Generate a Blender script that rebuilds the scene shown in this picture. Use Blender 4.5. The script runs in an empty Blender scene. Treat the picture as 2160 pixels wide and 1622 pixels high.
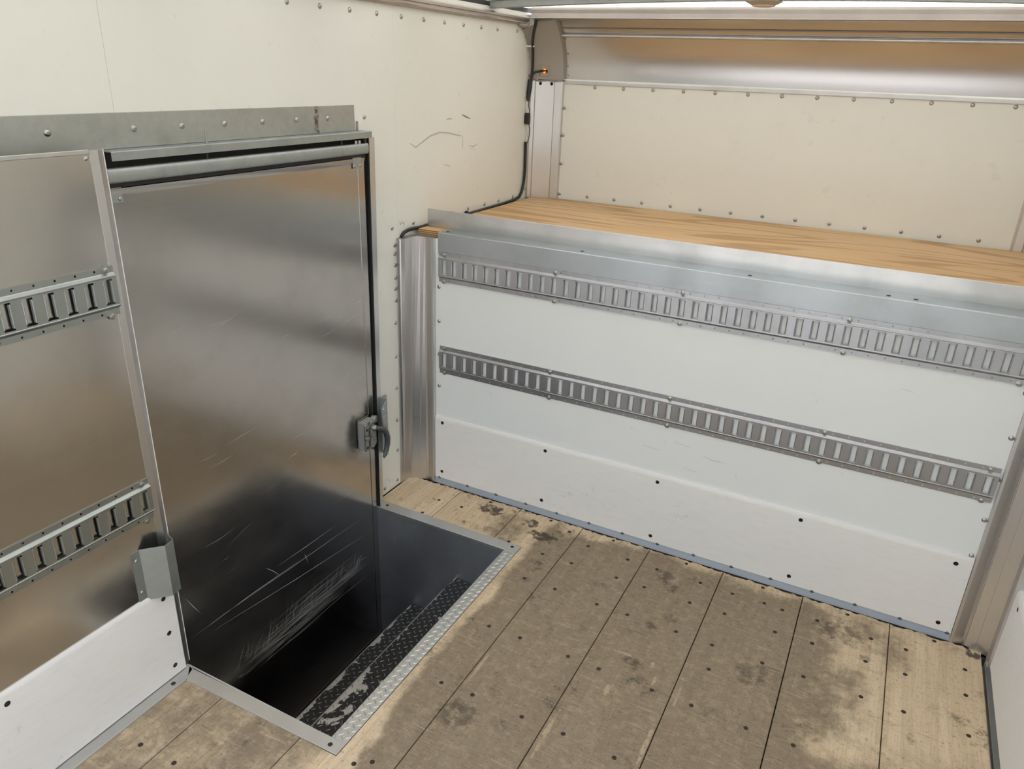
import bpy, bmesh, math, random
from mathutils import Vector, Matrix

random.seed(7)
SC = bpy.context.scene
COL = SC.collection

# ------------------------------------------------------------------ camera
cam_d = bpy.data.cameras.new('camera')
cam = bpy.data.objects.new('camera', cam_d)
COL.objects.link(cam)
CAM_POS = Vector((1.4999, -2.6143, 1.8113))
YAW, PITCH, ROLL, FPX = -0.4657, -0.3980, 0.0381, 1574.3
cy_, sy_ = math.cos(YAW), math.sin(YAW)
cp_, sp_ = math.cos(PITCH), math.sin(PITCH)
fw = Vector((sy_ * cp_, cy_ * cp_, sp_))
rt = Vector((cy_, -sy_, 0))
up = rt.cross(fw)
rt2 = math.cos(ROLL) * rt + math.sin(ROLL) * up
up2 = -math.sin(ROLL) * rt + math.cos(ROLL) * up
M = Matrix((rt2, up2, -fw)).transposed().to_4x4()
M.translation = CAM_POS
cam.matrix_world = M
cam_d.sensor_fit = 'HORIZONTAL'
cam_d.sensor_width = 36.0
cam_d.lens = 36.0 * FPX / 2160.0
cam_d.clip_start = 0.05
SC.camera = cam

# ------------------------------------------------------------------ light
world = bpy.data.worlds.new('world')
SC.world = world
world.use_nodes = True
wn = world.node_tree.nodes
wl = world.node_tree.links
wn.clear()
sky = wn.new('ShaderNodeTexSky')
sky.sky_type = 'NISHITA'
sky.sun_disc = False
sky.sun_elevation = math.radians(52)
sky.sun_rotation = math.radians(60)
sky.air_density = 1.2
sky.dust_density = 2.5
bg = wn.new('ShaderNodeBackground')
bg.inputs['Strength'].default_value = 0.50
wo = wn.new('ShaderNodeOutputWorld')
hs = wn.new('ShaderNodeHueSaturation')
hs.inputs['Saturation'].default_value = 0.62
wl.new(sky.outputs[0], hs.inputs['Color'])
wl.new(hs.outputs[0], bg.inputs[0])
wl.new(bg.outputs[0], wo.inputs[0])

sun_d = bpy.data.lights.new('sun', 'SUN')
sun_d.energy = 4.2
sun_d.angle = math.radians(0.6)
sun_d.color = (1.0, 0.95, 0.87)
sun = bpy.data.objects.new('sun', sun_d)
COL.objects.link(sun)
sun.location = (0, 3, 6)
# high sun from ahead of the cab, to the right: it lands on the roof skin and on the ground outside
sd = Vector((0.55, 0.62, 1.25)).normalized()
sun.rotation_euler = sd.to_track_quat('Z', 'Y').to_euler()

SC.view_settings.view_transform = 'Standard'
SC.view_settings.look = 'None'
SC.view_settings.gamma = 1.0
SC.view_settings.use_curve_mapping = False
SC.view_settings.exposure = 0.24
SC.cycles.use_denoising = True
SC.cycles.max_bounces = 8
SC.cycles.diffuse_bounces = 5
SC.cycles.glossy_bounces = 4
SC.cycles.transmission_bounces = 4
SC.cycles.adaptive_threshold = 0.10
SC.cycles.adaptive_min_samples = 16

# ------------------------------------------------------------------ materials
class NT:
    def __init__(s, name):
        s.m = bpy.data.materials.new(name)
        s.m.use_nodes = True
        s.n = s.m.node_tree.nodes
        s.l = s.m.node_tree.links
        s.n.clear()
        s.out = s.n.new('ShaderNodeOutputMaterial')
    def put(s, sock, v):
        if isinstance(v, bpy.types.NodeSocket):
            s.l.new(v, sock)
        elif isinstance(v, (tuple, list)):
            if len(v) == 3 and sock.type == 'RGBA':
                v = (*v, 1)
            sock.default_value = v
        else:
            sock.default_value = v
    def pos(s):
        return s.n.new('ShaderNodeNewGeometry').outputs['Position']
    def rnd(s):
        return s.n.new('ShaderNodeObjectInfo').outputs['Random']
    def map(s, v, scale=(1, 1, 1), loc=(0, 0, 0), rot=(0, 0, 0)):
        k = s.n.new('ShaderNodeMapping')
        s.put(k.inputs['Vector'], v)
        k.inputs['Scale'].default_value = scale
        k.inputs['Location'].default_value = loc
        k.inputs['Rotation'].default_value = rot
        return k.outputs[0]
    def noise(s, v, scale=5, detail=4, rough=.55, dist=0.0):
        k = s.n.new('ShaderNodeTexNoise')
        s.put(k.inputs['Vector'], v)
        k.inputs['Scale'].default_value = scale
        k.inputs['Detail'].default_value = detail
        k.inputs['Roughness'].default_value = rough
        k.inputs['Distortion'].default_value = dist
        return k.outputs['Fac']
    def wave(s, v, scale, dist, detail=2, dscale=1.0, axis='X'):
        k = s.n.new('ShaderNodeTexWave')
        k.bands_direction = axis
        s.put(k.inputs['Vector'], v)
        k.inputs['Scale'].default_value = scale
        k.inputs['Distortion'].default_value = dist
        k.inputs['Detail'].default_value = detail
        k.inputs['Detail Scale'].default_value = dscale
        return k.outputs['Fac']
    def white(s, v):
        k = s.n.new('ShaderNodeTexWhiteNoise')
        k.noise_dimensions = '3D'
        s.put(k.inputs['Vector'], v)
        return k.outputs['Value']
    def vm(s, op, a, b=None):
        k = s.n.new('ShaderNodeVectorMath')
        k.operation = op
        s.put(k.inputs[0], a)
        if b is not None:
            s.put(k.inputs[1], b)
        return k.outputs[0]
    def sep(s, v):
        k = s.n.new('ShaderNodeSeparateXYZ')
        s.put(k.inputs[0], v)
        return k.outputs
    def math(s, op, a, b=0.0):
        k = s.n.new('ShaderNodeMath')
        k.operation = op
        s.put(k.inputs[0], a)
        s.put(k.inputs[1], b)
        return k.outputs[0]
    def rng(s, v, a, b, c=0.0, d=1.0):
        k = s.n.new('ShaderNodeMapRange')
        k.interpolation_type = 'SMOOTHSTEP'
        s.put(k.inputs[0], v)
        for i, q in enumerate((a, b, c, d)):
            k.inputs[1 + i].default_value = q
        return k.outputs[0]
    def mix(s, f, a, b):
        k = s.n.new('ShaderNodeMix')
        k.data_type = 'RGBA'
        s.put(k.inputs[0], f)
        s.put(k.inputs[6], a)
        s.put(k.inputs[7], b)
        return k.outputs[2]
    def bump(s, h, strength=.2, dist=.002):
        k = s.n.new('ShaderNodeBump')
        k.inputs['Strength'].default_value = strength
        k.inputs['Distance'].default_value = dist
        s.put(k.inputs['Height'], h)
        return k.outputs[0]
    def bsdf(s, color, rough=.5, metal=0.0, normal=None, spec=.5, **kw):
        k = s.n.new('ShaderNodeBsdfPrincipled')
        s.put(k.inputs['Base Color'], color)
        s.put(k.inputs['Roughness'], rough)
        s.put(k.inputs['Metallic'], metal)
        s.put(k.inputs['Specular IOR Level'], spec)
        if normal is not None:
            s.put(k.inputs['Normal'], normal)
        for a, b in kw.items():
            s.put(k.inputs[a], b)
        s.l.new(k.outputs[0], s.out.inputs[0])
        return s.m


def plain(name, color, rough=.5, metal=0.0, **kw):
    return NT(name).bsdf(color, rough, metal, **kw)


def m_panel(name, col, dirt, rough=.32, amount=.35):
    t = NT(name)
    p = t.pos()
    big = t.noise(p, 1.6, 3)
    grime = t.noise(t.map(p, (1, 1, 1)), 9, 6, .7)
    specks = t.rng(t.noise(p, 60, 2, .5), .70, .76)
    f = t.math('MULTIPLY', t.rng(grime, .5, .85), amount)
    f = t.math('MAXIMUM', f, t.math('MULTIPLY', specks, t.math('MULTIPLY', t.rng(big, .45, .7), .5)))
    c = t.mix(f, col, dirt)
    n = t.bump(t.noise(p, 2.3, 2), .10, .02)
    return t.bsdf(c, t.rng(grime, .2, .8, rough - .05, rough + .12), 0, n, spec=.5)


def m_metal(name, col, rough=.3, brush='y', bs=.05, dark=None, damt=.3, var=.12, scratch=0.0, bigbump=.0, grease=None):
    """bare metal with rolling or brushing lines along one axis"""
    t = NT(name)
    p = t.pos()
    sc = {'x': (2, 160, 160), 'y': (160, 2, 160), 'z': (160, 160, 2), 'n': (30, 30, 30)}[brush]
    lines = t.noise(t.map(p, sc), 1.0, 3, .6)
    blot = t.noise(p, 5, 5, .6)
    c = t.mix(t.rng(blot, .35, .75, 0, damt), col, dark or tuple(v * .55 for v in col))
    r = t.math('ADD', rough - var * .5, t.math('MULTIPLY', lines, var))
    r = t.math('ADD', r, t.rng(blot, .4, .7, 0, .07))
    if scratch > 0:
        s1 = t.rng(t.noise(t.map(p, (1, 3, 70), rot=(.35, 0, 0)), 2.0, 2, .5, .3), .66, .70)
        msk = t.rng(t.noise(p, 3.5, 2), .45, .62)
        sf = t.math('MULTIPLY', t.math('MULTIPLY', s1, msk), scratch)
        c = t.mix(sf, c, (.85, .85, .82))
        r = t.math('ADD', r, t.math('MULTIPLY', sf, .35))
    if grease:
        kk = t.n.new('ShaderNodeVectorMath')
        kk.operation = 'LENGTH'
        t.put(kk.inputs[0], t.vm('MULTIPLY', t.vm('SUBTRACT', p, (0, *grease)), (0, 12, 8.5)))
        gm = t.rng(t.math('ADD', kk.outputs['Value'], t.math('MULTIPLY', blot, .9)), 1.45, .75, 0, .75)
        c = t.mix(gm, c, (.10, .095, .09))
        r = t.math('ADD', r, t.math('MULTIPLY', gm, .15))
    n = t.bump(lines, bs, .0004)
    if bigbump:
        k = t.n.new('ShaderNodeBump')
        k.inputs['Strength'].default_value = bigbump
        k.inputs['Distance'].default_value = .02
        t.put(k.inputs['Height'], t.noise(p, 2.6, 2, .4))
        t.put(k.inputs['Normal'], n)
        n = k.outputs[0]
    return t.bsdf(c, r, 1.0, n)


def m_nose():
    t = NT('nose_aluminium_sheet')
    p = t.pos()
    return t.bsdf((.60, .585, .575), .25, 1.0, t.bump(t.noise(t.map(p, (1, 1.6, 1.6)), 2.2, 0, .3), .05, .02))


def m_galv(name, col=(.42, .45, .44), rough=.42, rust_y=None):
    t = NT(name)
    p = t.pos()
    v = t.n.new('ShaderNodeTexVoronoi')
    t.put(v.inputs['Vector'], p)
    v.inputs['Scale'].default_value = 55
    sp = t.sep(v.outputs['Color'])[0]
    blot = t.noise(p, 8, 5, .65)
    c = t.mix(t.math('MULTIPLY', sp, .14), col, tuple(x * .72 for x in col))
    c = t.mix(t.rng(blot, .45, .8, 0, .45), c, tuple(x * .62 for x in col))
    metal = .85
    r = t.math('ADD', rough, t.math('MULTIPLY', sp, .10))
    if rust_y is not None:
        yy = t.sep(p)[1]
        d = t.math('ABSOLUTE', t.math('SUBTRACT', t.math('ADD', yy, t.math('MULTIPLY', t.noise(p, 30, 3), .03)), rust_y + .015))
        rm = t.math('MULTIPLY', t.rng(d, .004, .017, 1, 0), t.rng(t.noise(p, 90, 4, .7), .30, .55))
        c = t.mix(rm, c, (.10, .045, .02))
        r = t.math('ADD', r, t.math('MULTIPLY', rm, .4))
        metal = t.math('SUBTRACT', .85, t.math('MULTIPLY', rm, .85))
    return t.bsdf(c, r, metal)


def m_floor():
    t = NT('worn_laminated_floor_wood')
    p = t.pos()
    x, y, z = t.sep(p)
    k = t.n.new('ShaderNodeCombineXYZ')
    xs = t.math('FLOOR', t.math('MULTIPLY', x, 29.0))
    offs = t.math('MULTIPLY', t.math('SINE', t.math('MULTIPLY', xs, 12.7)), 3.0)
    ys = t.math('FLOOR', t.math('ADD', t.math('MULTIPLY', y, 2.4), offs))
    t.put(k.inputs[0], xs)
    t.put(k.inputs[1], ys)
    stave = t.white(k.outputs[0])
    grain = t.noise(t.map(p, (75, 3.2, 1)), 1.0, 3, .65)
    fine = t.noise(t.map(p, (300, 16, 1)), 1.0, 3, .6)
    cross = t.noise(t.map(p, (24, 210, 1), rot=(0, 0, .12)), 1.0, 3, .62)
    cross2 = t.noise(t.map(p, (90, 90, 1)), 1.0, 3, .75)
    base = t.mix(stave, (.65, .505, .335), (.76, .605, .42))
    base = t.mix(t.rng(grain, .35, .75, 0, .40), base, (.46, .33, .20))
    # trodden grey-brown traffic zone in the middle of the load floor, barer wood round it
    n3 = t.noise(p, 2.6, 4, .66)
    wob = t.math('MULTIPLY', t.math('SUBTRACT', n3, .5), .9)
    xw = t.math('ADD', x, wob)
    ex = t.math('MINIMUM', t.rng(xw, .10, .48), t.rng(xw, 1.86, 1.46))
    back = t.math('MULTIPLY', t.rng(t.math('ADD', y, wob), -.45, -.95), .62)
    ex = t.math('MAXIMUM', ex, back)
    ey = t.rng(t.math('ADD', y, t.math('MULTIPLY', wob, .25)), .01, -.10)
    traffic = t.math('MULTIPLY', ex, ey)
    # bare band left along the step-well edging
    edge = t.math('MULTIPLY', t.rng(t.math('ADD', x, t.math('MULTIPLY', wob, .12)), .47, .415), t.rng(x, .30, .39))
    traffic = t.math('SUBTRACT', traffic, t.math('MULTIPLY', edge, .7))
    left = t.math('MULTIPLY', t.rng(x, .30, .26), t.rng(y, -1.2, -1.3))
    traffic = t.math('MAXIMUM', traffic, t.math('MULTIPLY', left, t.rng(n3, .40, .62, .15, .75)))
    n26 = t.noise(p, 30, 4, .75)
    patch = t.noise(p, 7.5, 5, .72)
    traffic = t.rng(t.math('ADD', traffic, t.math('MULTIPLY', t.math('SUBTRACT', patch, .5), 1.3)), .05, .88)
    traffic = t.math('MULTIPLY', traffic, t.rng(n26, .30, .55, .78, 1.0))
    dirt = t.mix(t.rng(cross, .25, .8), (.165, .127, .085), (.262, .205, .137))
    dirt = t.mix(t.math('MULTIPLY', stave, .35), dirt, (.26, .205, .140))
    c = t.mix(t.math('MULTIPLY', traffic, .88), base, dirt)
    # dark rubbed-in grime clouds
    gr = t.math('MULTIPLY', t.rng(t.noise(p, 11, 5, .78), .53, .70), t.rng(n3, .42, .62))
    c = t.mix(t.math('MULTIPLY', gr, .80), c, (.058, .045, .033))
    # oil stains by the front edge; the right corner gets a dark spot
    def blob(cx, cy, rx, ry, lo, hi, sc):
        q = t.vm('SUBTRACT', p, (cx, cy, 0.0))
        q = t.vm('MULTIPLY', q, (1 / rx, 1 / ry, 0.0))
        kk = t.n.new('ShaderNodeVectorMath')
        kk.operation = 'LENGTH'
        t.put(kk.inputs[0], q)
        m = t.rng(kk.outputs['Value'], 1.0, .2)
        return t.rng(t.math('ADD', m, t.math('MULTIPLY', t.math('SUBTRACT', n26, .5), 2.6)), lo, hi)
    for cx, cy, rx, ry in ((.16, -.09, .13, .07), (.44, -.165, .12, .07), (.357, -.105, .06, .06), (2.04, -.05, .05, .05)):
        c = t.mix(t.math('MULTIPLY', blob(cx, cy, rx, ry, .58, 1.0, 26), .85), c, (.030, .023, .018))
    for cx, cy, rx, ry in ((.978, -.163, .08, .06), (1.016, -.671, .07, .04), (1.01, -.473, .06, .04), (1.709, -.263, .04, .04), (1.38, -.53, .10, .12), (1.62, -.16, .16, .12), (.62, -1.15, .12, .12)):
        c = t.mix(t.math('MULTIPLY', blob(cx, cy, rx, ry, .5, 1.3, 26), .55), c, (.045, .035, .027))
    # scraped pale patches
    for cx, cy, rx, ry in ((.97, -.650, .08, .010), (.80, -.672, .07, .005), (1.08, -.66, .016, .04), (1.105, -.72, .012, .05), (.985, -.83, .018, .045), (.885, -1.09, .016, .18), (1.160, -.98, .014, .16), (1.19, -.74, .008, .10), (.58, -.95, .010, .16), (1.44, -.98, .06, .05)):
        c = t.mix(t.math('MULTIPLY', blob(cx, cy, rx, ry, .62, 1.0, 45), .50), c, (.62, .49, .33))
    # thin scratches, pale and dark
    s1 = t.rng(t.noise(t.map(p, (7, 150, 1), rot=(0, 0, .55)), 1.0, 2, .5, .8), .685, .71)
    s2 = t.rng(t.noise(t.map(p, (6, 130, 1), loc=(5, 0, 0), rot=(0, 0, -.8)), 1.0, 2, .5, .8), .69, .715)
    c = t.mix(t.math('MULTIPLY', t.math('MAXIMUM', s1, s2), .32), c, (.62, .50, .35))
    s3 = t.rng(t.noise(t.map(p, (6, 110, 1), loc=(9, 3, 0), rot=(0, 0, .15)), 1.0, 3, .6, .8), .66, .69)
    c = t.mix(t.math('MULTIPLY', s3, .40), c, (.06, .047, .035))
    spk = t.rng(cross2, .54, .72)
    c = t.mix(t.math('MULTIPLY', spk, .55), c, (.085, .065, .047))
    c = t.mix(t.math('MULTIPLY', t.rng(fine, .45, .8), .22), c, (.12, .09, .06))
    n = t.bump(cross2, .30, .0012)
    return t.bsdf(c, t.rng(grain, .3, .8, .62, .80), 0, n, spec=.30)


def m_ply():
    t = NT('bare_plywood')
    p = t.pos()
    n1 = t.noise(t.map(p, (.55, 3.6, 1)), 1.0, 2, .45, .25)
    rings = t.math('SINE', t.math('MULTIPLY', n1, 60.0))
    g = t.noise(t.map(p, (1.0, 30, 1)), 1.0, 5, .6, .4)
    f = t.noise(t.map(p, (4, 200, 160)), 1.0, 3, .6)
    big = t.noise(t.map(p, (.8, 4, 1)), 1.0, 3, .5)
    c = t.mix(t.rng(big, .3, .7), (.60, .385, .19), (.68, .465, .255))
    c = t.mix(t.rng(rings, .15, .98, 0, .62), c, (.36, .205, .095))
    c = t.mix(t.rng(g, .52, .76, 0, .45), c, (.34, .20, .095))
    c = t.mix(t.rng(f, .4, .8, 0, .22), c, (.72, .53, .31))
    return t.bsdf(c, .6, 0, t.bump(g, .2, .001), spec=.35)


def m_ply_edge():
    t = NT('plywood_edge_plies')
    p = t.pos()
    z = t.sep(p)[2]
    b = t.math('FRACT', t.math('MULTIPLY', z, 130.0))
    c = t.mix(t.rng(b, .42, .58), (.62, .38, .17), (.22, .11, .05))
    return t.bsdf(c, .7)


def m_scuff():
    t = NT('white_fibre_scuff_board')
    p = t.pos()
    f1 = t.noise(t.map(p, (14, 14, 60)), 1.0, 5, .7)
    f2 = t.noise(p, 3.2, 4, .6)
    smear = t.math('MULTIPLY', t.rng(t.noise(p, 24, 6, .75), .56, .74), t.rng(f2, .52, .68))
    c = t.mix(t.rng(f1, .4, .8, 0, .28), (.80, .775, .745), (.66, .635, .605))
    c = t.mix(t.math('MULTIPLY', smear, .55), c, (.30, .27, .25))
    return t.bsdf(c, .6, 0, t.bump(f1, .1, .0006), spec=.3)


def m_tread():
    t = NT('black_painted_tread_plate_worn_to_metal')
    p = t.pos()
    x, y, z = t.sep(p)
    nz = t.noise(p, 11, 5, .6, .4)
    # paint has flaked most on the nosing of each tread
    fx = t.math('FRACT', t.math('DIVIDE', t.math('ADD', x, .115), .23))
    near = t.rng(fx, .0, .16, .19, .0)
    rearw = t.rng(y, -.75, -1.35, -.03, .07)
    w = t.rng(t.math('ADD', t.math('ADD', nz, near), rearw), .665, .685)
    c = t.mix(w, (.008, .008, .0075), (.50, .49, .46))
    r = t.mix(w, (.45, .45, .45), (.34, .34, .34))
    return t.bsdf(c, .42, t.math('MULTIPLY', w, .85), t.bump(w, .3, .0004), spec=.4)


def m_roof():
    t = NT('translucent_fibreglass_roof')
    p = t.pos()
    f = t.noise(p, 3, 4, .6)
    c = t.mix(f, (.90, .885, .82), (.84, .82, .74))
    tr = t.n.new('ShaderNodeBsdfTranslucent')
    t.put(tr.inputs[0], c)
    df = t.n.new('ShaderNodeBsdfDiffuse')
    t.put(df.inputs[0], (.70, .66, .56))
    mx = t.n.new('ShaderNodeMixShader')
    mx.inputs[0].default_value = .62
    t.l.new(tr.outputs[0], mx.inputs[1])
    t.l.new(df.outputs[0], mx.inputs[2])
    t.l.new(mx.outputs[0], t.out.inputs[0])
    return t.m


MAT = dict(
    white=m_panel('white_gelcoat_panel', (.790, .785, .725), (.52, .49, .43), .30, .12),
    bulk=m_panel('white_bulkhead_panel', (.80, .81, .80), (.60, .60, .58), .30, .10),
    alu_sheet=m_metal('mill_aluminium_sheet', (.64, .615, .58), .17, 'y', .0, damt=.10, var=.05, bigbump=.03),
    alu_door=m_metal('brushed_aluminium_door_skin', (.53, .500, .465), .19, 'y', .02, damt=.15, var=.08, bigbump=.02, grease=(-.455, .40)),
    alu_post=m_metal('extruded_aluminium', (.68, .665, .662), .33, 'z', .015, damt=.10, var=.05),
    alu_x=m_metal('rolled_aluminium_lengthwise', (.66, .655, .645), .32, 'x', .04, damt=.40),
    alu_y=m_metal('rolled_aluminium_strip', (.62, .62, .60), .40, 'y', .05, damt=.20),
    alu_nose=m_nose(),
    alu_well=m_metal('scratched_stepwell_aluminium', (.72, .74, .80), .40, 'z', .02, damt=.4),
    galv=m_galv('galvanised_steel'),
    latch=m_galv('greasy_latch_steel', (.30, .30, .28), .38),
    lever=plain('dark_cast_lever', (.11, .115, .12), .38, .6),
    alu_rail=m_metal('dull_side_rail_aluminium', (.50, .455, .415), .42, 'y', .03, damt=.2),
    galv_hdr=m_galv('galvanised_header_steel', (.46, .47, .44), .44, rust_y=-.535),
    zinc=m_metal('zinc_plated_track_steel', (.47, .475, .50), .32, 'x', .03, dark=(.34, .345, .36), damt=.35),
    zinc_cap=m_metal('zinc_plated_cap_steel', (.48, .51, .535), .38, 'x', .02, dark=(.38, .41, .41), damt=.5),
    zinc_y=m_metal('zinc_plated_wall_track_steel', (.42, .45, .44), .38, 'y', .05, dark=(.36, .38, .38), damt=.4),
    rivet=plain('rivet_steel', (.46, .45, .425), .28, 1.0),
    rivet_dk=plain('shaded_kick_rivet', (.10, .115, .15), .5, .3),  # shade under the scuff board put into the rivet colour
    lug=plain('worn_tread_lug', (.30, .295, .28), .40, .75),
    screw=plain('rusty_screw_head', (.030, .020, .015), .7, .0),
    hole=plain('dark_screw_recess', (.012, .012, .012), .7),
    black=plain('flat_black', (.010, .010, .011), .55),  # flat black, also paints the shade in the door gaps
    blackp=plain('black_plastic_loom', (.012, .012, .013), .38),
    white_wire=plain('white_wire_insulation', (.75, .74, .70), .45),
    scratch=plain('bright_scratched_metal', (.75, .74, .71), .55, .25),
    kick=plain('grey_blue_vinyl_kick_strip', (.33, .37, .42), .42),
    floor=m_floor(), ply=m_ply(), plyedge=m_ply_edge(), scuff=m_scuff(), tread=m_tread(), roof=m_roof(),
    dark=plain('dark_frame_steel', (.05, .048, .045), .6, .4),  # one even dark grey for backing plates and brackets
    grey=plain('grey_primer_steel', (.30, .30, .285), .55, .2),
    cap=m_panel('grey_cast_corner_cap', (.345, .315, .275), (.22, .195, .17), .45, .4),
    caulk=plain('dirty_grey_caulk', (.30, .27, .235), .8),
    lamp_body=plain('beige_lamp_base', (.38, .31, .24), .5),
    lamp_lens=plain('frosted_lamp_lens', (.62, .50, .38), .35),
    mark=plain('pencil_mark', (.30, .285, .25), .8),
    ink=plain('black_marker_ink', (.02, .02, .02), .6),
    smear=plain('grey_rub_mark', (.50, .48, .43), .7),
    concrete=plain('sunlit_concrete', (.42, .40, .37), .9),
    subfloor=plain('dark_subfloor', (.03, .028, .025), .9),
)
em = NT('amber_marker_lamp')
MAT['amber'] = em.bsdf((.30, .02, .005), .2, 0, **{'Emission Color': (1.0, .18, .03, 1), 'Emission Strength': 3.0})

# ------------------------------------------------------------------ mesh helpers
class MB:
    """collects faces in world coordinates"""
    def __init__(s):
        s.v = []
        s.f = []
    def poly(s, pts):
        b = len(s.v)
        s.v += [tuple(p) for p in pts]
        s.f.append(tuple(range(b, b + len(pts))))
        return s
    def box(s, x0, x1, y0, y1, z0, z1):
        x0, x1 = sorted((x0, x1)); y0, y1 = sorted((y0, y1)); z0, z1 = sorted((z0, z1))
        b = len(s.v)
        s.v += [(x0, y0, z0), (x1, y0, z0), (x1, y1, z0), (x0, y1, z0), (x0, y0, z1), (x1, y0, z1), (x1, y1, z1), (x0, y1, z1)]
        s.f += [tuple(b + i for i in q) for q in ((0, 3, 2, 1), (4, 5, 6, 7), (0, 1, 5, 4), (1, 2, 6, 5), (2, 3, 7, 6), (3, 0, 4, 7))]
        return s
    def loft(s, rings, closed=True, caps=True):
        """rings: lists of equal length of points"""
        n = len(rings[0])
        b = len(s.v)
        for r in rings:
            s.v += [tuple(p) for p in r]
        for i in range(len(rings) - 1):
            for j in range(n if closed else n - 1):
                k = (j + 1) % n
                s.f.append((b + i * n + j, b + i * n + k, b + (i + 1) * n + k, b + (i + 1) * n + j))
        if caps and closed:
            s.f.append(tuple(b + j for j in range(n))[::-1])
            e = b + (len(rings) - 1) * n
            s.f.append(tuple(e + j for j in range(n)))
        return s
    def extr(s, prof, axis, a, c):
        """closed 2D profile swept along a world axis; prof gives the other two coordinates in xyz order"""
        def P(q, t):
            return {'x': (t, q[0], q[1]), 'y': (q[0], t, q[1]), 'z': (q[0], q[1], t)}[axis]
        return s.loft([[P(q, a) for q in prof], [P(q, c) for q in prof]])
    def tube(s, path, r, n=10, closed_ends=True):
        path = [Vector(p) for p in path]
        rad = r if isinstance(r, (list, tuple)) else [r] * len(path)
        rings = []
        prev = None
        for i, p in enumerate(path):
            d = (path[min(i + 1, len(path) - 1)] - path[max(i - 1, 0)]).normalized()
            if prev is None:
                a = d.orthogonal().normalized()
            else:
                a = (prev - prev.dot(d) * d).normalized()
            prev = a
            b = d.cross(a)
            rings.append([p + rad[i] * (math.cos(2 * math.pi * k / n) * a + math.sin(2 * math.pi * k / n) * b) for k in range(n)])
        return s.loft(rings, True, closed_ends)
    def cyl(s, c, axis, r, h, n=16, r2=None):
        ax = Vector(axis).normalized()
        a = ax.orthogonal().normalized()
        b = ax.cross(a)
        c = Vector(c)
        ring = lambda rr, t: [c + ax * t + rr * (math.cos(2 * math.pi * k / n) * a + math.sin(2 * math.pi * k / n) * b) for k in range(n)]
        return s.loft([ring(r, 0), ring(r if r2 is None else r2, h)])
    def dome(s, c, axis, r, h, n=12, rim=.25):
        ax = Vector(axis).normalized()
        a = ax.orthogonal().normalized()
        b = ax.cross(a)
        c = Vector(c)
        rings = []
        for rr, t in ((1.0, 0), (1.0, rim * .6), (.86, rim), (.72, .62), (.45, .92), (.22, 1.0)):
            rings.append([c + ax * (t * h) + rr * r * (math.cos(2 * math.pi * k / n) * a + math.sin(2 * math.pi * k / n) * b) for k in range(n)])
        return s.loft(rings)


def wloc(o):
    p = Vector(o.location)
    q = o.parent
    while q:
        p += Vector(q.location)
        q = q.parent
    return p


def finish(o, parent, label, cat, kind, group):
    COL.objects.link(o)
    if parent is not None:
        o.parent = parent
    if label:
        o['label'] = label
    if cat:
        o['category'] = cat
    if kind:
        o['kind'] = kind
    if group:
        o['group'] = group
    return o


def obj(name, mb, mat, parent=None, label=None, cat=None, kind=None, group=None, smooth=False, bevel=0.0, seg=2, ang=35):
    vs = [Vector(v) for v in mb.v]
    lo = Vector((min(v.x for v in vs), min(v.y for v in vs), min(v.z for v in vs)))
    hi = Vector((max(v.x for v in vs), max(v.y for v in vs), max(v.z for v in vs)))
    base = Vector(((lo.x + hi.x) / 2, (lo.y + hi.y) / 2, lo.z))
    me = bpy.data.meshes.new(name)
    me.from_pydata([tuple(v - base) for v in vs], [], mb.f)
    bm = bmesh.new()
    bm.from_mesh(me)
    bmesh.ops.remove_doubles(bm, verts=bm.verts, dist=1e-6)
    bmesh.ops.recalc_face_normals(bm, faces=bm.faces)
    if bevel > 0:
        es = [e for e in bm.edges if len(e.link_faces) == 2 and e.calc_face_angle(0) > math.radians(ang)]
        bmesh.ops.bevel(bm, geom=es, offset=bevel, segments=seg, affect='EDGES', profile=.5, clamp_overlap=True)
    bm.to_mesh(me)
    bm.free()
    me.materials.append(MAT[mat] if isinstance(mat, str) else mat)
    if smooth:
        for p in me.polygons:
            p.use_smooth = True
        me.set_sharp_from_angle(angle=math.radians(38))
    o = bpy.data.objects.new(name, me)
    o.location = base - (wloc(parent) if parent is not None else Vector((0, 0, 0)))
    return finish(o, parent, label, cat, kind, group)


def empty(name, loc, label=None, cat=None, kind=None, group=None, parent=None):
    o = bpy.data.objects.new(name, None)
    o.empty_display_size = .05
    o.location = Vector(loc) - (wloc(parent) if parent is not None else Vector((0, 0, 0)))
    return finish(o, parent, label, cat, kind, group)


# shared small hardware -------------------------------------------------------
_shared = {}
def shared_mesh(key, build, mat, smooth=True):
    if key not in _shared:
        mb = MB()
        build(mb)
        me = bpy.data.meshes.new(key)
        me.from_pydata([tuple(v) for v in mb.v], [], mb.f)
        bm = bmesh.new(); bm.from_mesh(me)
        bmesh.ops.recalc_face_normals(bm, faces=bm.faces)
        bm.to_mesh(me); bm.free()
        me.materials.append(MAT[mat])
        if smooth:
            for p in me.polygons:
                p.use_smooth = True
            me.set_sharp_from_angle(angle=math.radians(50))
        _shared[key] = me
    return _shared[key]


def hardware(name, me, loc, normal, parent, spin=0.0):
    o = bpy.data.objects.new(name, me)
    o.location = Vector(loc) - wloc(parent)
    q = Vector(normal).to_track_quat('Z', 'Y')
    o.rotation_euler = q.to_euler()
    COL.objects.link(o)
    o.parent = parent
    return o


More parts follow.
